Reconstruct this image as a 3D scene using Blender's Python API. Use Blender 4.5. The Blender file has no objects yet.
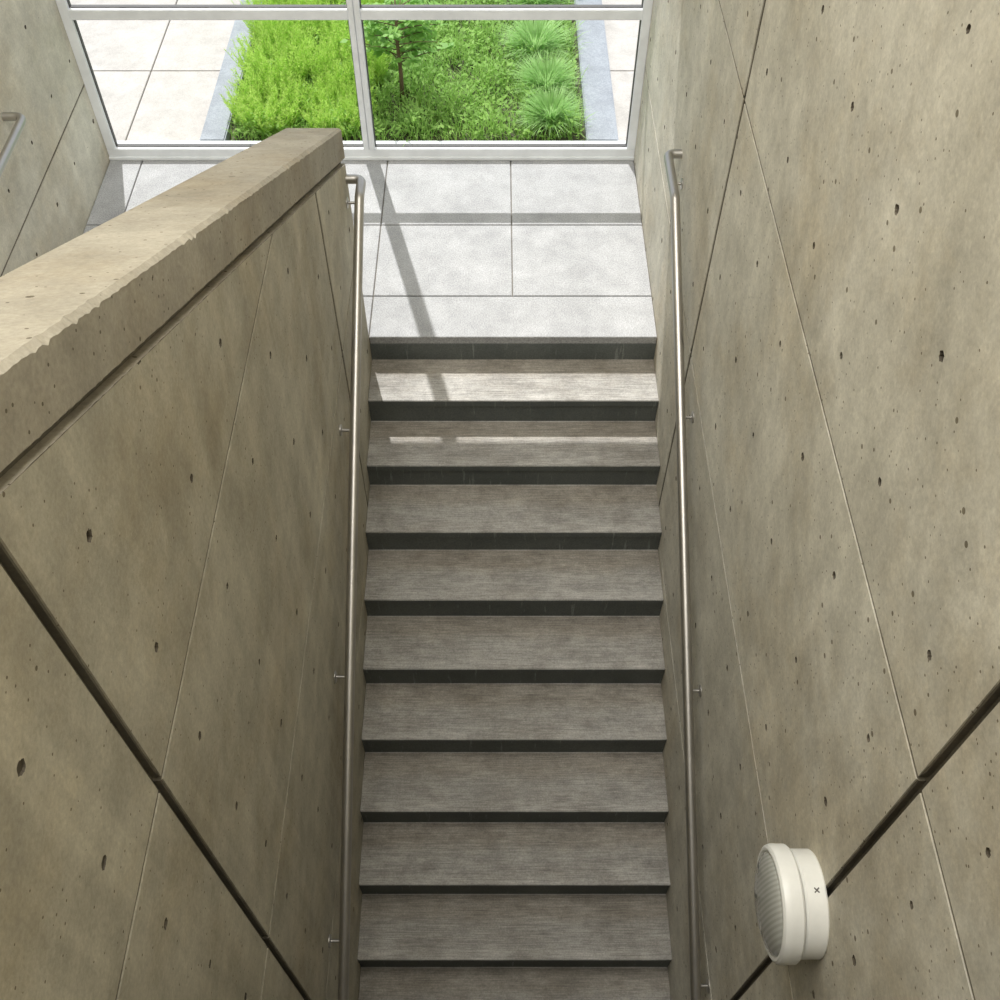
import bpy, bmesh, math, random
from mathutils import Vector, Matrix
random.seed(7)
S = bpy.context.scene
C = S.collection
CAMZ = 3.831
XR, XL, XO = 0.849, -0.677, -2.40      # right wall, parapet face, outer left wall
Y0, YW = 3.966, 5.53                   # first nosing, window plane
H, D = 0.165, 0.305                    # riser, going
SL = 0.5307
YT = 0.60                              # where the parapet turns level

# ------------------------------------------------------------ materials
def newmat(name):
    m = bpy.data.materials.new(name); m.use_nodes = True
    nt = m.node_tree; b = nt.nodes['Principled BSDF']
    return m, nt, b
def N(nt, t, **kw):
    n = nt.nodes.new(t)
    for k, v in kw.items():
        if k in n.inputs: n.inputs[k].default_value = v
        else: setattr(n, k, v)
    return n
def L(nt, a, b): nt.links.new(a, b)
def mapping(nt, scale=(1,1,1), rot=(0,0,0)):
    tc = N(nt, 'ShaderNodeTexCoord'); mp = N(nt, 'ShaderNodeMapping')
    mp.inputs['Scale'].default_value = scale; mp.inputs['Rotation'].default_value = rot
    L(nt, tc.outputs['Object'], mp.inputs['Vector']); return mp.outputs['Vector']
def noise(nt, scale, detail=6, rough=.6, mscale=(1,1,1), rot=(0,0,0)):
    n = N(nt, 'ShaderNodeTexNoise'); n.inputs['Scale'].default_value = scale
    n.inputs['Detail'].default_value = detail; n.inputs['Roughness'].default_value = rough
    L(nt, mapping(nt, mscale, rot), n.inputs['Vector']); return n.outputs['Fac']
def ramp(nt, fac, stops):
    r = N(nt, 'ShaderNodeValToRGB'); e = r.color_ramp.elements
    while len(e) < len(stops): e.new(.5)
    for i, (p, c) in enumerate(stops):
        e[i].position = p; e[i].color = (c if len(c) == 4 else (*c, 1))
    L(nt, fac, r.inputs['Fac']); return r.outputs['Color']
def g(v): return (v, v, v)
def mixc(nt, a, b, fac, mode='MULTIPLY'):
    m = N(nt, 'ShaderNodeMix', data_type='RGBA', blend_type=mode)
    for s, v in ((6, a), (7, b)):
        if isinstance(v, tuple): m.inputs[s].default_value = (*v, 1)
        else: L(nt, v, m.inputs[s])
    if isinstance(fac, (int, float)): m.inputs[0].default_value = fac
    else: L(nt, fac, m.inputs[0])
    return m.outputs[2]
def mth(nt, op, a, b=None):
    n = N(nt, 'ShaderNodeMath', operation=op)
    for i, v in enumerate((a, b)):
        if v is None: continue
        if isinstance(v, (int, float)): n.inputs[i].default_value = v
        else: L(nt, v, n.inputs[i])
    return n.outputs[0]
def bump(nt, b, h, strength=.3, dist=.01):
    bp = N(nt, 'ShaderNodeBump'); bp.inputs['Strength'].default_value = strength; bp.inputs['Distance'].default_value = dist
    L(nt, h, bp.inputs['Height']); L(nt, bp.outputs['Normal'], b.inputs['Normal'])

def concrete(name, ca, cb, tint=True, streak=.35, streakrot=.6, pits=True, pitk=1.0):
    m, nt, b = newmat(name)
    col = ramp(nt, noise(nt, 1.1, 8, .62), [(.3, ca), (.7, cb)])
    # cloudy mottling at two sizes, lighter laitance patches, browner stains
    col = mixc(nt, col, ramp(nt, noise(nt, 4.5, 9, .74), [(.32, g(.76)), (.60, g(1.08))]), .8)
    col = mixc(nt, col, ramp(nt, noise(nt, 1.6, 6, .7), [(.34, (.86, .81, .73)), (.52, g(1.0)), (.70, (1.10, 1.11, 1.12))]), .85)
    col = mixc(nt, col, ramp(nt, noise(nt, 13, 6, .75), [(.3, g(.84)), (.62, g(1.06))]), .7)
    # faint pale streaks, diagonal
    if streak:
        col = mixc(nt, col, ramp(nt, noise(nt, 1.3, 3, .5, (1, 4.5, .6), (streakrot, 0, 0)), [(.50, g(.97)), (.72, g(1.25))]), streak)
        col = mixc(nt, col, ramp(nt, noise(nt, 3.2, 3, .5, (1, 7, .35), (streakrot*1.3, 0, 0)), [(.56, g(1.0)), (.68, g(1.18))]), streak*.6)
        col = mixc(nt, col, ramp(nt, noise(nt, 2.2, 5, .65, (1, 4, .4)), [(.4, g(.82)), (.6, g(1.05))]), streak*.5)
    col = mixc(nt, col, ramp(nt, noise(nt, 90, 3, .7), [(.3, g(.80)), (.7, g(1.14))]), .65)
    if tint:
        at = N(nt, 'ShaderNodeAttribute', attribute_name='tint')
        col = mixc(nt, col, at.outputs['Color'], 1.0)
    if pits:
        for (sc, thr, k) in ((14, .55, .11), (42, .5, .19)):
            v = N(nt, 'ShaderNodeTexVoronoi'); v.inputs['Scale'].default_value = sc
            L(nt, mapping(nt), v.inputs['Vector'])
            sep = N(nt, 'ShaderNodeSeparateColor'); L(nt, v.outputs['Color'], sep.inputs[0])
            rad = mth(nt, 'MULTIPLY', sep.outputs[0], k*pitk)
            gate = mth(nt, 'GREATER_THAN', sep.outputs[1], thr/pitk)
            lt = mth(nt, 'LESS_THAN', v.outputs['Distance'], rad)
            col = mixc(nt, col, (.36, .33, .28), mth(nt, 'MULTIPLY', gate, lt))
    L(nt, col, b.inputs['Base Color'])
    b.inputs['Roughness'].default_value = .78
    b.inputs['Specular IOR Level'].default_value = .3
    bump(nt, b, noise(nt, 24, 8, .7), .4, .006)
    return m
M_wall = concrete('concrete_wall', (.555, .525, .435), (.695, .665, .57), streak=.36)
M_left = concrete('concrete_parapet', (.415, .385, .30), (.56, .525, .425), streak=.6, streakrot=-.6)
M_cope = concrete('concrete_coping', (.34, .31, .245), (.42, .385, .315), tint=False, streak=.1, pitk=1.1)
M_hole = concrete('concrete_hole', (.085, .073, .055), (.15, .13, .10), tint=False, streak=0, pits=False)  # dark tone adds the shade inside the tie holes to the colour
M_joint = concrete('joint', (.12, .11, .085), (.19, .17, .13), tint=False, streak=0, pits=False)
M_plain = concrete('concrete_plain', (.46, .44, .39), (.56, .53, .47), tint=False)

def stone(name, a, bb, groove=True, rough=.75, speck=.6, drip=False):
    m, nt, b = newmat(name)
    col = ramp(nt, noise(nt, 3.5, 7, .65), [(.3, a), (.7, bb)])
    col = mixc(nt, col, ramp(nt, noise(nt, 130, 3, .7), [(.32, g(.6)), (.66, g(1.2))]), speck)
    if drip:
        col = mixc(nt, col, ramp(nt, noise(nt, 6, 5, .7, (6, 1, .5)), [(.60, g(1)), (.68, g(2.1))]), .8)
    elif groove:
        col = mixc(nt, col, ramp(nt, noise(nt, 3, 3, .6, (2.6, 60, 60)), [(.35, g(.64)), (.65, g(1.18))]), .7)
        col = mixc(nt, col, ramp(nt, noise(nt, 2.6, 9, .75, (1, 1.6, 1.6)), [(.34, (.66, .63, .59)), (.58, g(1.06))]), .8)
        col = mixc(nt, col, ramp(nt, noise(nt, 14, 8, .8, (1, 1.4, 1.4)), [(.34, g(.68)), (.56, g(1.05))]), .75)
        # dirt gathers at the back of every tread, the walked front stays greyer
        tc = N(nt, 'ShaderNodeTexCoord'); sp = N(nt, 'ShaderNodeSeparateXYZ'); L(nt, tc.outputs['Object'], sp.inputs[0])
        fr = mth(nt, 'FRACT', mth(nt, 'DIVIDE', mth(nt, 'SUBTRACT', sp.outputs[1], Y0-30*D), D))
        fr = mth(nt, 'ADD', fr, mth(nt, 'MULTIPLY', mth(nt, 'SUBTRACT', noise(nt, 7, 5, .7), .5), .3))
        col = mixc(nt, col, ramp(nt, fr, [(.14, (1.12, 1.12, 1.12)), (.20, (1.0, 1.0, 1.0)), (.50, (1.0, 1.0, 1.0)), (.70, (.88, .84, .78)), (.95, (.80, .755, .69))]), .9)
        bump(nt, b, noise(nt, 3, 3, .6, (1.2, 70, 70)), .6, .005)
    else:
        col = mixc(nt, col, ramp(nt, noise(nt, 9, 7, .7), [(.32, g(.84)), (.6, g(1.05))]), .8)
        bump(nt, b, noise(nt, 120, 3, .6), .3, .003)
    L(nt, col, b.inputs['Base Color']); b.inputs['Roughness'].default_value = rough
    return m
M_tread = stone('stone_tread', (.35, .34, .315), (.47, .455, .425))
M_riser = stone('stone_riser', (.095, .108, .103), (.145, .158, .15), drip=True)  # same stone darkened: shade of the unlit front faces is in the colour
M_land = stone('stone_landing', (.345, .35, .355), (.46, .465, .47), groove=False, speck=.9)
M_grout = stone('grout', (.16, .15, .13), (.24, .22, .19), groove=False)
M_pave = stone('outside_paving', (.455, .43, .395), (.53, .505, .47), groove=False, speck=.4)
M_curb = stone('granite_curb', (.27, .295, .33), (.36, .39, .43), groove=False)
M_soil = stone('soil', (.06, .06, .03), (.12, .12, .06), groove=False)

def simple(name, col, rough=.5, metal=0, spec=.5):
    m, nt, b = newmat(name)
    c = ramp(nt, noise(nt, 8, 4), [(.3, tuple(x*.92 for x in col)), (.7, tuple(min(1, x*1.06) for x in col))])
    L(nt, c, b.inputs['Base Color']); b.inputs['Roughness'].default_value = rough
    b.inputs['Metallic'].default_value = metal; b.inputs['Specular IOR Level'].default_value = spec
    return m
M_steel = simple('brushed_steel', (.50, .485, .46), .42, 1)
M_alu = simple('aluminium', (.84, .87, .90), .42, 0)
M_gasket = simple('gasket', (.09, .09, .09), .6)
M_white = simple('white_enamel', (.82, .82, .78), .35)
M_screw = simple('screw_dark', (.16, .15, .14), .5, .6)
M_ceil = simple('ceiling_paint', (.75, .74, .71), .9)

m, nt, b = newmat('ribbed_lens')
w = N(nt, 'ShaderNodeTexWave'); w.bands_direction = 'Y'; w.inputs['Scale'].default_value = 24; w.inputs['Distortion'].default_value = 0
L(nt, mapping(nt), w.inputs['Vector'])
L(nt, ramp(nt, w.outputs['Fac'], [(.2, (.37, .375, .34)), (.8, (.45, .455, .42))]), b.inputs['Base Color'])
b.inputs['Roughness'].default_value = .12; b.inputs['Coat Weight'].default_value = .8; M_lens = m

def leafmat(name, a, bb):
    m, nt, b = newmat(name)
    L(nt, ramp(nt, noise(nt, 9, 3), [(.3, a), (.7, bb)]), b.inputs['Base Color'])
    b.inputs['Roughness'].default_value = .55
    out = nt.nodes['Material Output']
    t = N(nt, 'ShaderNodeBsdfTranslucent'); t.inputs[0].default_value = (*bb, 1)
    mx = N(nt, 'ShaderNodeMixShader'); mx.inputs[0].default_value = .4
    L(nt, b.outputs[0], mx.inputs[1]); L(nt, t.outputs[0], mx.inputs[2]); L(nt, mx.outputs[0], out.inputs['Surface'])
    return m
M_lime = leafmat('leaf_lime', (.38, .58, .10), (.64, .86, .22))
M_blue = leafmat('leaf_tuft', (.26, .48, .14), (.50, .74, .30))
M_mid = leafmat('leaf_mid', (.20, .38, .07), (.42, .66, .17))
M_tree = leafmat('leaf_tree', (.20, .42, .09), (.38, .64, .18))
M_bark = simple('bark', (.17, .12, .07), .9)

# ------------------------------------------------------------ helpers
def link(name, verts, faces, mats, mi=None, parent=None, tint=None, smooth=False):
    me = bpy.data.meshes.new(name); me.from_pydata([tuple(v) for v in verts], [], faces)
    for m in (mats if isinstance(mats, (list, tuple)) else [mats]): me.materials.append(m)
    if mi: me.polygons.foreach_set('material_index', mi)
    if smooth: me.polygons.foreach_set('use_smooth', [True]*len(me.polygons))
    if tint:
        a = me.attributes.new('tint', 'FLOAT_COLOR', 'CORNER')
        flat = []
        for p in me.polygons:
            for _ in range(p.loop_total): flat += [tint[p.index]]*3 + [1]
        a.data.foreach_set('color', flat)
    me.update()
    o = bpy.data.objects.new(name, me); C.objects.link(o)
    if parent: o.parent = parent
    return o
class MB:
    def __init__(s): s.v, s.f, s.mi = [], [], []
    def add(s, vs, fs, mi=0):
        n = len(s.v); s.v += [tuple(v) for v in vs]; s.f += [tuple(i+n for i in f) for f in fs]; s.mi += [mi]*len(fs)
    def box(s, x0, x1, y0, y1, z0, z1, mi=0, bev=0):
        if bev:
            bm = bmesh.new(); bmesh.ops.create_cube(bm, size=1)
            bmesh.ops.scale(bm, vec=(x1-x0, y1-y0, z1-z0), verts=bm.verts)
            bmesh.ops.translate(bm, vec=((x0+x1)/2, (y0+y1)/2, (z0+z1)/2), verts=bm.verts)
            bmesh.ops.bevel(bm, geom=bm.edges[:], offset=bev, segments=2, affect='EDGES')
            bm.verts.ensure_lookup_table()
            s.add([v.co.copy() for v in bm.verts], [[v.index for v in f.verts] for f in bm.faces], mi); bm.free(); return
        s.add([(x0,y0,z0),(x1,y0,z0),(x1,y1,z0),(x0,y1,z0),(x0,y0,z1),(x1,y0,z1),(x1,y1,z1),(x0,y1,z1)],
              [(0,3,2,1),(4,5,6,7),(0,1,5,4),(1,2,6,5),(2,3,7,6),(3,0,4,7)], mi)
    def tube(s, pts, r, n=14, mi=0, cap=True):
        pts = [Vector(p) for p in pts]; rs = r if isinstance(r, list) else [r]*len(pts)
        vs, fs = [], []; ref = None
        for i, p in enumerate(pts):
            t = (pts[min(i+1, len(pts)-1)] - pts[max(i-1, 0)]).normalized()
            if ref is None: ref = t.orthogonal().normalized()
            ref = (ref - t*ref.dot(t)).normalized(); bn = t.cross(ref)
            for k in range(n):
                a = 2*math.pi*k/n; vs.append(p + (ref*math.cos(a) + bn*math.sin(a))*rs[i])
        for i in range(len(pts)-1):
            for k in range(n):
                a = i*n+k; b_ = i*n+(k+1) % n; fs.append((a, b_, b_+n, a+n))
        if cap:
            fs.append(tuple(range(n-1, -1, -1))); fs.append(tuple((len(pts)-1)*n+k for k in range(n)))
        s.add(vs, fs, mi)
    def lathe_x(s, x0, y, z, prof, n=48, mi=0):   # prof: (out from wall, radius); out is towards -x
        vs, fs = [], []
        for e, r in prof:
            for k in range(n):
                a = 2*math.pi*k/n; vs.append((x0-e, y+r*math.cos(a), z+r*math.sin(a)))
        for i in range(len(prof)-1):
            for k in range(n):
                a = i*n+k; b_ = i*n+(k+1) % n; fs.append((a, b_, b_+n, a+n))
        fs.append(tuple(range(n))); fs.append(tuple((len(prof)-1)*n+k for k in range(n-1, -1, -1)))
        s.add(vs, fs, mi)
    def build(s, name, mats, parent=None, smooth=False):
        return link(name, s.v, s.f, mats, s.mi, parent, smooth=smooth)
def auto_smooth(o, ang=35):
    bm = bmesh.new(); bm.from_mesh(o.data)
    for f in bm.faces: f.smooth = True
    for e in bm.edges:
        if len(e.link_faces) == 2 and e.calc_face_angle(0) > math.radians(ang): e.smooth = False
    bm.to_mesh(o.data); bm.free()
def fillet(pts, r, seg=7):
    pts = [Vector(p) for p in pts]; out = [pts[0]]
    for i in range(1, len(pts)-1):
        a, p, b_ = pts[i-1], pts[i], pts[i+1]
        d1 = (a-p).normalized(); d2 = (b_-p).normalized(); ang = d1.angle(d2)
        t = min(r/math.tan(ang/2), (a-p).length*.48, (b_-p).length*.48)
        s_, e_ = p+d1*t, p+d2*t
        for k in range(seg+1):
            u = k/seg; out.append(s_*(1-u)**2 + p*2*u*(1-u) + e_*u*u)
    out.append(pts[-1]); return out
def empty(name, loc, label=None, cat=None, group=None, kind=None):
    o = bpy.data.objects.new(name, None); C.objects.link(o); o.location = loc
    tag(o, label, cat, group, kind); return o
def tag(o, label=None, cat=None, group=None, kind=None):
    if label: o['label'] = label
    if cat: o['category'] = cat
    if group: o['group'] = group
    if kind: o['kind'] = kind
    return o
def adopt(o, root):          # geometry is in world coordinates: keep it there
    o.parent = root; o.matrix_parent_inverse = Matrix.Translation(root.location).inverted(); return o

# ------------------------------------------------------------ cast concrete panels with real tie holes
def panels(P, cols, rows, seed, bisects=(), GV=.015, GH=.0072, GD=.022, flip=False):
    rnd = random.Random(seed)
    V, F, MI, T = [], [], [], []
    def face(ix, mi, t): F.append(tuple(reversed(ix)) if flip else tuple(ix)); MI.append(mi); T.append(t)
    for (c0, c1) in cols:
        for (r0, r1) in rows:
            t = rnd.uniform(.92, 1.06)
            u0, u1, v0, v1 = c0+GV, c1-GV, r0+GH, r1-GH
            nu, nv = max(1, round((c1-c0)/.4067)), max(1, round((r1-r0)/.4067))
            us = [u0]+[c0+(c1-c0)*i/nu for i in range(1, nu)]+[u1]
            vs = [v0]+[r0+(r1-r0)*i/nv for i in range(1, nv)]+[v1]
            for i in range(nu):
                for j in range(nv):
                    a0, a1, b0, b1 = us[i], us[i+1], vs[j], vs[j+1]
                    cx = c0+(c1-c0)*(i+.5)/nu + rnd.uniform(-.02, .02); cy = r0+(r1-r0)*(j+.5)/nv + rnd.uniform(-.02, .02)
                    per = [(a0+(a1-a0)*k/4, b0) for k in range(4)]+[(a1, b0+(b1-b0)*k/4) for k in range(4)] \
                        + [(a1-(a1-a0)*k/4, b1) for k in range(4)]+[(a0, b1-(b1-b0)*k/4) for k in range(4)]
                    r = rnd.uniform(.009, .0130); dp = .03 if rnd.random() > .15 else .004
                    jr = [rnd.uniform(.83, 1.17) for _ in per]; n = len(V)
                    for (u, v) in per: V.append(P(u, v, 0))
                    for q, (rr, w) in enumerate(((1, 0), (.85, .004), (.62, dp))):
                        for k, (u, v) in enumerate(per):
                            an = math.atan2(v-cy, u-cx); R = r*rr*(1+(jr[k]-1)*(1 if q < 2 else .4))
                            V.append(P(cx+R*math.cos(an), cy+R*math.sin(an), w))
                    for q in range(3):
                        for k in range(16):
                            k2 = (k+1) % 16
                            face((n+q*16+k, n+q*16+k2, n+(q+1)*16+k2, n+(q+1)*16+k), 0 if q == 0 else 1, t)
                    face([n+48+k for k in range(16)], 1, t)
            # arrises wander a little, like the real cast edges
            n = len(V); M = 40
            rect = [(u0, v0, 1, 0), (u1, v0, 0, 1), (u1, v1, -1, 0), (u0, v1, 0, -1)]
            ring = []
            for s_, (a, b_, dx, dy) in enumerate(rect):
                ln = (u1-u0) if dx else (v1-v0)
                for k in range(M): ring.append((a+dx*ln*k/M, b_+dy*ln*k/M, dy, -dx, k == 0))
            wob = [rnd.uniform(.0005, .0045) for _ in ring]
            for (ex, w) in ((0, 0), (.5, .003), (1, .005), (1, GD)):
                for (u, v, nx, ny, cn), q in zip(ring, wob):
                    e = q*ex if ex == .5 else .0042*ex
                    V.append(P(u+nx*e, v+ny*e, w))
            K = len(ring)
            for q in range(3):
                for k in range(K):
                    k2 = (k+1) % K; face((n+q*K+k2, n+q*K+k, n+(q+1)*K+k, n+(q+1)*K+k2), 0 if q == 0 else 2, t*.8)
    return V, F, MI, T
def wallmesh(name, P, cols, rows, mats, seed, bisects=(), flip=False, parent=None, **kw):
    V, F, MI, T = panels(P, cols, rows, seed, flip=flip, **kw)
    o = link(name, V, F, mats, MI, parent, tint=T)
    if bisects:
        bm = bmesh.new(); bm.from_mesh(o.data)
        for co, no in bisects:
            bmesh.ops.bisect_plane(bm, geom=bm.verts[:]+bm.edges[:]+bm.faces[:], plane_co=co, plane_no=no, clear_outer=True, dist=1e-5)
        bm.to_mesh(o.data); bm.free()
    return o
def join_into(o, mb, mi_val):
    bm = bmesh.new(); bm.from_mesh(o.data)
    vs = [bm.verts.new(v) for v in mb.v]
    lay = bm.loops.layers.float_color.get('tint')
    for f, mi in zip(mb.f, mb.mi):
        fc = bm.faces.new([vs[i] for i in f]); fc.material_index = mi
        if lay:
            for l in fc.loops: l[lay] = (1, 1, 1, 1)
    bm.to_mesh(o.data); bm.free()

ZJ = CAMZ-2.0
rows = [(ZJ+1.22*k, ZJ+1.22*(k+1)) for k in range(-4, 4)]
cols = [(-1.65, .79), (.79, 3.23), (3.23, 5.67)]
ZTOP, ZBOT = rows[-1][1], rows[0][0]
# right wall
wr = wallmesh('wall_right', lambda u, v, w: (XR+w, u, v), cols, rows, [M_wall, M_hole, M_joint], 3,
              bisects=[((0, YW+.11, 0), (0, 1, 0))])
b_ = MB(); b_.box(XR+.020, XR+.30, -1.65, YW+.11, ZBOT, ZTOP, 2)
join_into(wr, b_, 2); tag(wr, kind='structure')
# outer left wall
rowsL = [(.5+1.22*k, .5+1.22*(k+1)) for k in range(-3, 5)]
wl = wallmesh('wall_left', lambda u, v, w: (XO-w, u, v), cols, rowsL, [M_wall, M_hole, M_joint], 11,
              bisects=[((0, YW+.11, 0), (0, 1, 0)), ((0, 0, ZTOP), (0, 0, 1))], flip=True)
b_ = MB(); b_.box(XO-.30, XO-.020, -1.65, YW+.11, ZBOT, ZTOP, 2)
join_into(wl, b_, 2); tag(wl, kind='structure')
# parapet between the flights
ztop = lambda y: 1.241 + SL*(Y0-max(y, YT))
CT = .150
nrm = Vector((0, SL, 1)).normalized()
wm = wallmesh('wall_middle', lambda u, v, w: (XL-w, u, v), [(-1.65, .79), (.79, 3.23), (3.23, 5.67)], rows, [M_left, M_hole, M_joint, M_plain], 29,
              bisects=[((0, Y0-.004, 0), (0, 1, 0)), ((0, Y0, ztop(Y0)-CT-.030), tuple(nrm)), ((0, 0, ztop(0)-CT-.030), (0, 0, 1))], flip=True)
pm = MB()
poly = [(-1.65, ZBOT), (Y0, ZBOT), (Y0, ztop(Y0)-CT-.012), (YT, ztop(YT)-CT-.012), (-1.65, ztop(YT)-CT-.012)]
n = len(poly)
pv = [(XL-.020, y, z) for y, z in poly]+[(-.92, y, z) for y, z in poly]
pm.add(pv, [tuple(range(n))], 2)
pm.add(pv, [tuple(range(2*n-1, n-1, -1))]+[(k, k+n, (k+1) % n+n, (k+1) % n) for k in range(n)], 3)
join_into(wm, pm, 2); tag(wm, kind='structure')
# coping, with a shadow groove and the ledge of the wall below it
rnd = random.Random(5)
prof = [(-.922, -.012), (-.910, 0), (-.800, 0), (-.686, 0), (-.675, -.011), (-.675, -.08), (-.675, -CT+.003), (-.678, -CT), (-.700, -CT-.001), (-.700, -CT-.025), (-.6772, -CT-.029), (-.700, -CT-.046), (-.922, -CT-.046)]
ys = [Y0-(Y0-YT)*i/260 for i in range(261)]+[YT-(YT+1.65)*i/20 for i in range(1, 21)]
cv, cf = [], []
for y in ys:
    chip = rnd.uniform(.002, .009) if rnd.random() < .10 else 0
    for k, (x, dz) in enumerate(prof):
        jx = jz = 0
        if k == 3: jx = rnd.uniform(-.0013, .0013)-chip*.8; jz = rnd.uniform(-.0003, 0)
        if k == 4: jz = rnd.uniform(-.0016, .0016)-chip
        if k == 6: jz = rnd.uniform(-.0020, .0020)
        if k == 10: jz = rnd.uniform(-.001, .001)
        cv.append((x+jx, y, ztop(y)+dz+jz))
m_ = len(prof)
for i in range(len(ys)-1):
    for k in range(m_):
        k2 = (k+1) % m_; cf.append((i*m_+k, i*m_+k2, (i+1)*m_+k2, (i+1)*m_+k))
cf.append(tuple(range(m_-1, -1, -1))); cf.append(tuple((len(ys)-1)*m_+k for k in range(m_)))
cope = link('coping', cv, cf, M_cope); cope.parent = wm

# back wall above the window, wall behind, ceiling
WH = 2.894
b_ = MB(); b_.box(XO, XR, YW, YW+.11, WH, ZTOP); b_.box(XO, XR, YW, YW+.11, ZBOT, -.301); tag(b_.build('wall_back', [M_plain]), kind='structure')
b_ = MB(); b_.box(XO, XR, -1.85, -1.65, ZBOT, ZTOP); tag(b_.build('wall_front', [M_plain]), kind='structure')
b_ = MB(); b_.box(XO-.3, XR+.3, -1.85, YW+.11, ZTOP, ZTOP+.2); tag(b_.build('ceiling', [M_ceil]), kind='structure')

# landing floor
f_ = MB()
yl = [Y0, 4.285, 4.895, YW+.02]
f_.box(XO, XR, Y0+.004, YW+.11, -.30, -.012, 1)
gp = .0035
xs_r = [XL, .085, XR]; xs_l = [XO, -2.197, -1.437, XL]
for j in range(3):
    for xs in ((([XL, XR]) if j == 0 else xs_r), (([XO, XL]) if j == 0 else xs_l)):
        for i in range(len(xs)-1):
            f_.box(xs[i]+gp, xs[i+1]-gp, yl[j]+(gp if j else -.0), yl[j+1]-gp, -.05, 0, 0, bev=.0025)
tag(f_.build('floor', [M_land, M_grout]), kind='structure')
# upper landing slab and lower floor
b_ = MB(); b_.box(XO, -.922, -1.65, YT+.01, 1.73, 1.98); b_.box(-.70, XR, -1.65, -.12, 1.73, 1.98)
b_.box(XL+.002, XR, -.12, .0, 1.60, 2.95)
tag(b_.build('floor_upper', [M_plain]), kind='structure')
NS = 13
b_ = MB(); b_.box(XL, XR, -1.65, Y0-(NS-1)*D-.003, -NS*H-.2, -NS*H); tag(b_.build('floor_lower', [M_land]), kind='structure')

# ------------------------------------------------------------ staircases
def make_step(x0, x1, yn, zt, parent, depth=D):
    # nosing at yn, tread runs back to yn+depth, top at zt
    s = empty('step', (0, 0, 0)); s.parent = parent
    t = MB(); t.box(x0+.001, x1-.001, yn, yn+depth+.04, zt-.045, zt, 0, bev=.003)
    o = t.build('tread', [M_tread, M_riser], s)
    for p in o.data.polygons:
        if p.normal.y < -.6: p.material_index = 1  # tread fronts take the riser stone with its painted-in shade
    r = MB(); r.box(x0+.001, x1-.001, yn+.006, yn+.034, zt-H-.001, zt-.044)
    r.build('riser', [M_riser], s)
st = empty('staircase', (0, 0, 0), 'grey stone stair flight descending from the sunlit landing between the two handrails', 'stairs')
r = MB(); r.box(XL+.001, XR-.001, Y0-.002, Y0+.003, -H-.001, -.0505); r.build('riser', [M_riser], st)
for k in range(1, NS):
    make_step(XL, XR, Y0-k*D, -k*H, st)
st2 = empty('staircase', (0, 0, 0), 'stone stair flight climbing from the landing behind the sloped concrete parapet', 'stairs')
for k in range(1, 12):
    make_step(XO, -.922, Y0-(k-1)*D, k*H, st2)

# ------------------------------------------------------------ handrails
RH = .0212
def rail(label, pts, wallx, side, brs, loc):
    root = empty('handrail', loc, label, 'handrail')
    mb = MB(); path = fillet(pts, .055)
    mb.tube(path, RH, 18); o = mb.build('rail_tube', [M_steel], smooth=True); adopt(o, root); auto_smooth(o, 50)
    rx = pts[2][0]
    for (y, z) in brs:
        k = MB()
        arm = fillet([(wallx, y, z-.075), (rx, y, z-.075), (rx, y, z-RH*.6)], .03)
        k.tube(arm, .0065, 10); a = k.build('bracket', [M_steel], smooth=True); adopt(a, root); auto_smooth(a, 50)
        fl = MB(); s_ = 1 if side > 0 else -1
        fl.lathe_x(wallx, y, z-.075, [(0, .026), (s_*.004, .026), (s_*.006, .023), (s_*.007, .010)], 24)
        p = fl.build('flange', [M_steel]); p.parent = a; auto_smooth(p, 30)
    return root
def zr(y): return CAMZ-(2.824+.5526*(3.78-y)) if y < 3.78 else CAMZ-2.824
xr, xl = .785, -.607
yb = .0
rail('brushed steel handrail along the right concrete wall beside the descending steps',
     [(XR, 4.12, zr(4)), (xr, 4.12, zr(4)), (xr, 3.80, zr(4)), (xr, yb, zr(yb))], XR, 1,
     [(4.0, zr(4)), (2.97, zr(2.97)), (1.95, zr(1.95)), (.93, zr(.93))], (XR, 3.8, zr(4)))
rail('brushed steel handrail fixed to the low parapet wall on the left of the descending steps',
     [(XL, 3.93, zr(4)), (xl, 3.93, zr(4)), (xl, 3.80, zr(4)), (xl, yb, zr(yb))], XL, -1,
     [(3.86, zr(4)), (2.92, zr(2.92)), (2.0, zr(2.0)), (1.08, zr(1.08))], (XL, 3.8, zr(4)))
z3 = .955
rail('short visible end of a steel handrail on the outer left wall by the window',
     [(XO, 4.50, z3), (XO+.10, 4.50, z3), (XO+.10, 3.95, z3), (XO+.10, .7, z3+.541*3.25)], XO, -1,
     [(4.0, z3), (2.6, z3+.541*1.35), (1.2, z3+.541*2.75)], (XO, 4.0, z3))

# ------------------------------------------------------------ window
win = empty('window_1', (0, 0, 0), kind='structure')
FY0, FY1 = YW, YW+.06
mb = MB()
mb.box(XO, XR, FY0, FY1+.03, 0, .075, bev=.004)
mb.box(XO, XR, FY0-.012, FY0+.02, 0, .022, bev=.003)
mb.box(XO, XR, FY0, FY1, WH-.07, WH, bev=.004)
mb.box(XO, XO+.055, FY0+.001, FY1, .07, WH-.06, bev=.004)
mb.box(XR-.05, XR, FY0+.001, FY1, .07, WH-.06, bev=.004)
o = mb.build('frame', [M_alu], win)
XM = -.785
mb = MB(); mb.box(XM-.034, XM-.002, FY0-.004, FY1-.01, .07, WH-.06, bev=.003); mb.box(XM+.002, XM+.034, FY0-.004, FY1-.01, .07, WH-.06, bev=.003)
mb.box(XM-.01, XM+.01, FY0+.01, FY1-.01, .07, WH-.06)
mb.build('mullion', [M_alu], win)
ZT = .915
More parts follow.
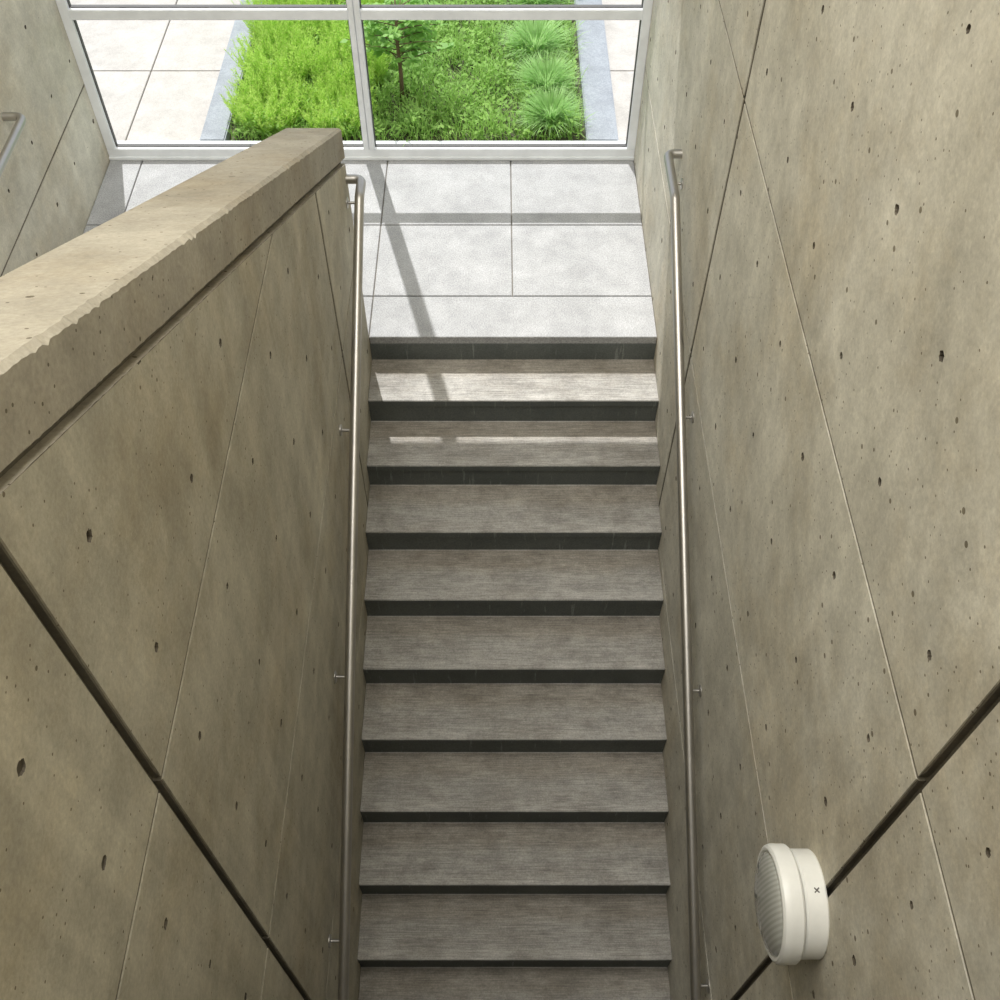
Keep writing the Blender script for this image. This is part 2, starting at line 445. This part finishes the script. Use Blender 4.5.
for (xa, xb) in ((XO+.05, XM-.034), (XM+.034, XR-.045)):
    mb = MB(); mb.box(xa, xb, FY0+.002, FY1, ZT-.03, ZT+.03, bev=.004); mb.build('transom', [M_alu], win)
for (xa, xb) in ((XO+.055, XM-.034), (XM+.034, XR-.05)):
    for (za, zb) in ((.075, ZT-.03), (ZT+.03, WH-.07)):
        gk = MB(); w_ = .006
        yq = YW+.035
        gk.box(xa, xb, yq-.012, yq+.012, za, za+w_); gk.box(xa, xb, yq-.012, yq+.012, zb-w_, zb)
        gk.box(xa, xa+w_, yq-.012, yq+.012, za+w_, zb-w_); gk.box(xb-w_, xb, yq-.012, yq+.012, za+w_, zb-w_)
        gk.build('gasket', [M_gasket], win)

# ------------------------------------------------------------ round bulkhead light on the right wall
LY, LZ = .80, CAMZ-2.86
bl = empty('bulkhead_light', (XR, LY, LZ), 'round white bulkhead light with ribbed glass on the right concrete wall', 'wall light')
def part(mb, name, mats, parent=bl, ang=30):
    o = mb.build(name, mats)
    if parent is bl: adopt(o, bl)
    else: o.parent = parent
    auto_smooth(o, ang); return o
k = MB(); k.lathe_x(XR, LY, LZ, [(0, .136), (.004, .139), (.052, .139), (.058, .134), (.059, .10)], 64); base = part(k, 'base', [M_white])
k = MB(); k.lathe_x(XR, LY, LZ, [(.057, .128), (.062, .128), (.064, .148), (.069, .152), (.094, .152)], 64); part(k, 'housing', [M_white])
k = MB(); k.lathe_x(XR, LY, LZ, [(.093, .1525), (.104, .1525), (.114, .149), (.119, .142), (.119, .136), (.112, .131)], 64); part(k, 'bezel', [M_white])
dome = [(.108, .133)]+[(.110+.036*math.sin(a*math.pi/24), .133*math.cos(a*math.pi/24)) for a in range(1, 12)]
k = MB(); k.lathe_x(XR, LY, LZ, dome, 64); part(k, 'lens', [M_lens])
for a in (1.62, 4.76):
    k = MB(); sy, sz = math.cos(a), math.sin(a); cy_, cz_ = LY+.1395*sy, LZ+.1395*sz
    for rot in (.785, -.785):
        ax = Vector((math.cos(rot), -sz*math.sin(rot), sy*math.sin(rot)))*.0085
        c_ = Vector((XR-.026, cy_, cz_)); k.tube([c_-ax, c_+ax], .0018, 6)
    o = k.build('screw', [M_screw]); o.parent = base

# ------------------------------------------------------------ outside
EZ = -.02
p_ = MB(); p_.box(-7, 5, YW+.11, 14, -.35, EZ-.012, 1)
ysp = [YW+.112, 6.57, 7.79, 9.0, 10.2, 11.4, 12.6, 14]
for xs in ([-7, -6.0, -4.8, -3.58, -2.36, -1.86], [.76, 1.98, 3.2, 5]):
    for i in range(len(xs)-1):
        for j in range(len(ysp)-1):
            p_.box(xs[i]+.004, xs[i+1]-.004, ysp[j]+.004, ysp[j+1]-.004, -.1, EZ, 0, bev=.003)
tag(p_.build('pavement', [M_pave, M_grout]), kind='structure')
so = MB(); NX, NY = 24, 60
sv = [(-1.70+2.26*i/NX, 5.66+6.3*j/NY, -.01+random.uniform(-.012, .01)) for j in range(NY+1) for i in range(NX+1)]
so.add(sv, [(j*(NX+1)+i, j*(NX+1)+i+1, (j+1)*(NX+1)+i+1, (j+1)*(NX+1)+i) for j in range(NY) for i in range(NX)])
tag(so.build('planting_soil', [M_soil], smooth=True), 'dark soil filling the planting bed outside the window', 'soil', kind='stuff')
for (xa, xb, lb) in ((-1.86, -1.70, 'grey granite curb on the left edge of the planting bed'), (.56, .76, 'grey granite curb on the right edge of the planting bed')):
    k = MB(); k.box(xa, xb, YW+.13, 12, -.032, .05, bev=.008); tag(k.build('planter_curb', [M_curb]), lb, 'curb')

def blade(mb, base, d, length, width, up, droop, seg=4):
    base = Vector(base); side = Vector((-d[1], d[0], 0)).normalized()
    pts = []; p = base.copy(); ang = up
    for i in range(seg+1):
        pts.append(p.copy()); st_ = length/seg
        p = p+Vector((d[0]*math.cos(ang), d[1]*math.cos(ang), math.sin(ang)))*st_; ang -= droop/seg
    vs, fs = [], []
    for i, q in enumerate(pts):
        w = width*(1-(i/seg)**1.5)*.5+.0004; vs += [q-side*w, q+side*w]
    for i in range(seg): fs.append((2*i, 2*i+1, 2*i+3, 2*i+2))
    mb.add(vs, fs)
def leaf(mb, p, d, size, tilt, wide=.28):
    d = Vector(d).normalized(); sd = d.cross(Vector((0, 0, 1)));
    if sd.length < .1: sd = Vector((1, 0, 0))
    sd.normalize(); sd = (sd*math.cos(tilt)+d.cross(sd)*math.sin(tilt)); p = Vector(p)
    mb.add([p, p+d*size*.4+sd*size*wide, p+d*size, p+d*size*.4-sd*size*wide], [(0, 1, 2), (0, 2, 3)])
def feathery(name, x, y, R, Ht, nst, mat, label, cat, group, seed, ax_=1.0):
    random.seed(seed); mb = MB()
    root = empty(name, (x, y, 0), label, cat, group)
    stems = MB()
    for i in range(nst):
        a = random.uniform(0, 6.28); rr = R*.75*math.sqrt(random.random()); bx, by = rr*math.cos(a), rr*math.sin(a)
        a += random.uniform(-.8, .8); d = (math.cos(a), math.sin(a)); up = random.uniform(1.05, 1.55); ln = Ht*random.uniform(.55, 1.15)
        tip = Vector((bx+d[0]*math.cos(up)*ln, by+d[1]*math.cos(up)*ln, math.sin(up)*ln)); b0 = Vector((bx, by, 0))
        stems.tube([b0, (b0+tip)/2, tip], [.003, .002, .001], 4)
        ax = (tip-b0).normalized()
        for k in range(13):
            u = .15+.85*k/12; q = b0.lerp(tip, u)
            for s_ in range(3):
                aa = random.uniform(0, 6.28)
                v = Vector((math.cos(aa), math.sin(aa), 0))*.75+ax*random.uniform(.5, 1.4)
                leaf(mb, q, v, random.uniform(.03, .055)*(1.15-.6*u), random.uniform(0, 3), .09)
    stems.build('stems', [mat], root); mb.build('foliage', [mat], root)
gl_ = [( -1.46, 5.96, 'lime green feathery plant nearest the window beside the left granite curb'),
       (-1.02, 5.94, 'lime green feathery plant close to the window, second from the left curb'),
       (-1.44, 6.40, 'lime feathery plant against the left curb, second row from the window'),
       (-.98, 6.38, 'lime feathery plant in the middle of the left window pane'),
       (-1.46, 6.86, 'lime feathery plant against the left curb, third row from the window'),
       (-1.00, 6.84, 'lime feathery plant behind the left pane, just left of the mullion in the third row'),
       (-1.44, 7.32, 'lime feathery plant against the left curb, farthest row visible'),
       (-.96, 7.30, 'lime feathery plant in the farthest row beside the mullion')]
for i, (x, y, lb) in enumerate(gl_):
    feathery('feathery_shrub', x, y, .27, (.24, .20, .30, .27, .36, .26, .36, .34)[i], 270, M_lime, lb, 'shrub', 'lime feathery shrubs in the planting bed', 100+i)
gr_ = [(.34, 5.88, .25, 'spiky pale green grass clump nearest the window by the right curb'),
       (.32, 6.23, .28, 'spiky pale green grass clump by the right curb, second from the window'),
       (.26, 6.68, .31, 'spiky pale green grass clump by the right curb, third from the window'),
       (.30, 7.30, .30, 'spiky pale green grass clump by the right curb, farthest from the window')]
for i, (x, y, R, lb) in enumerate(gr_):
    random.seed(200+i); mb = MB()
    for k in range(680):
        a = random.uniform(0, 6.28); d = (math.cos(a), math.sin(a)); rr = .04*random.random()
        blade(mb, (d[0]*rr, d[1]*rr, 0), d, R*random.uniform(.75, 1.15), .0075, random.uniform(.75, 1.5), random.uniform(.5, 1.5))
    o = mb.build('grass_clump', [M_blue]); o.location = (x, y, 0)
    tag(o, lb, 'ornamental grass', 'spiky grass clumps in the planting bed')
# low leafy plants and grasses between the named ones
random.seed(31); mb = MB()
for k in range(34000):
    x = random.uniform(-1.67, .53); y = random.uniform(5.70, 8.6)
    s_ = math.sin(x*9+1)*math.sin(y*7)
    if s_+random.uniform(-.4, .4) < -.85: continue
    if min(math.hypot(x-q[0], y-q[1]) for q in gr_) < .12: continue
    tall = .09+.10*max(0, math.sin(x*13+2)*math.sin(y*11+1))
    a = random.uniform(0, 6.28)
    if random.random() < .6: blade(mb, (x, y, 0), (math.cos(a), math.sin(a)), random.uniform(.6, 1.6)*tall, .0065, random.uniform(.7, 1.5), random.uniform(.3, 1.2), 3)
    else: leaf(mb, (x, y, random.uniform(.01, tall)), (math.cos(a), math.sin(a), .5), random.uniform(.022, .045), random.uniform(-.5, .5))
tag(mb.build('ground_cover', [M_mid]), 'low green ground cover spreading over the planting bed', 'ground cover', kind='stuff')
# young tree
TX, TY = -.62, 6.16
random.seed(77)
tree = empty('young_tree', (TX, TY, 0), 'slender young tree with thin brown trunk and broad green leaves behind the mullion', 'tree')
mb = MB(); mb.tube([(0, 0, -.01), (.004, .0, .2), (-.006, .01, .45), (.0, .03, .68)], [.016, .013, .010, .004], 10)
mb.build('trunk', [M_bark], tree, smooth=True)
br = MB(); fo = MB()
for k in range(30):
    a = k*2.4; z = .27+.36*k/30; ln = random.uniform(.18, .36); d = Vector((math.cos(a)*1.1+.1, math.sin(a)*.7+.38, .18)).normalized(); q0 = Vector((0, .01, z)); q1 = q0+d*ln
    br.tube([q0, (q0+q1)/2+Vector((0, 0, .01)), q1], [.004, .003, .0015], 5)
    for j in range(24):
        u = random.uniform(.25, 1.05); q = q0.lerp(q1, u)
        leaf(fo, q, (random.uniform(-1, 1), random.uniform(-1, 1), random.uniform(-.4, .5)), random.uniform(.05, .08), random.uniform(-.6, .6))
br.build('branches', [M_bark], tree); fo.build('foliage', [M_tree], tree)

# ------------------------------------------------------------ light
sd = bpy.data.lights.new('sun', 'SUN'); sd.energy = 4.4; sd.angle = math.radians(.5); sd.color = (1, .985, .965)
so_ = bpy.data.objects.new('sun', sd); C.objects.link(so_)
so_.rotation_euler = Vector((.262, -1, -1.52)).to_track_quat('-Z', 'Y').to_euler()
def area(name, loc, rot, sx, sy, e, col):
    a = bpy.data.lights.new(name, 'AREA'); a.shape = 'RECTANGLE'; a.size = sx; a.size_y = sy; a.energy = e; a.color = col
    o = bpy.data.objects.new(name, a); C.objects.link(o); o.location = loc; o.rotation_euler = rot
area('ceiling_fill', (-.7, 1.6, ZTOP-.05), (0, 0, 0), 2.8, 4.0, 272, (1, .975, .92))  # unseen fill light added to brighten walls and stairs
w = bpy.data.worlds.new('world'); S.world = w; w.use_nodes = True
bg = w.node_tree.nodes['Background']; bg.inputs[0].default_value = (.84, .91, 1, 1); bg.inputs[1].default_value = .95

# ------------------------------------------------------------ camera
cd = bpy.data.cameras.new('camera'); cd.sensor_width = 36; cd.lens = 36*1.030; cd.shift_x = .003; cd.clip_start = .02
cam = bpy.data.objects.new('camera', cd); C.objects.link(cam)
cam.location = (0, 0, CAMZ); cam.rotation_euler = (math.radians(37), 0, 0)
S.camera = cam
S.view_settings.view_transform = 'Standard'
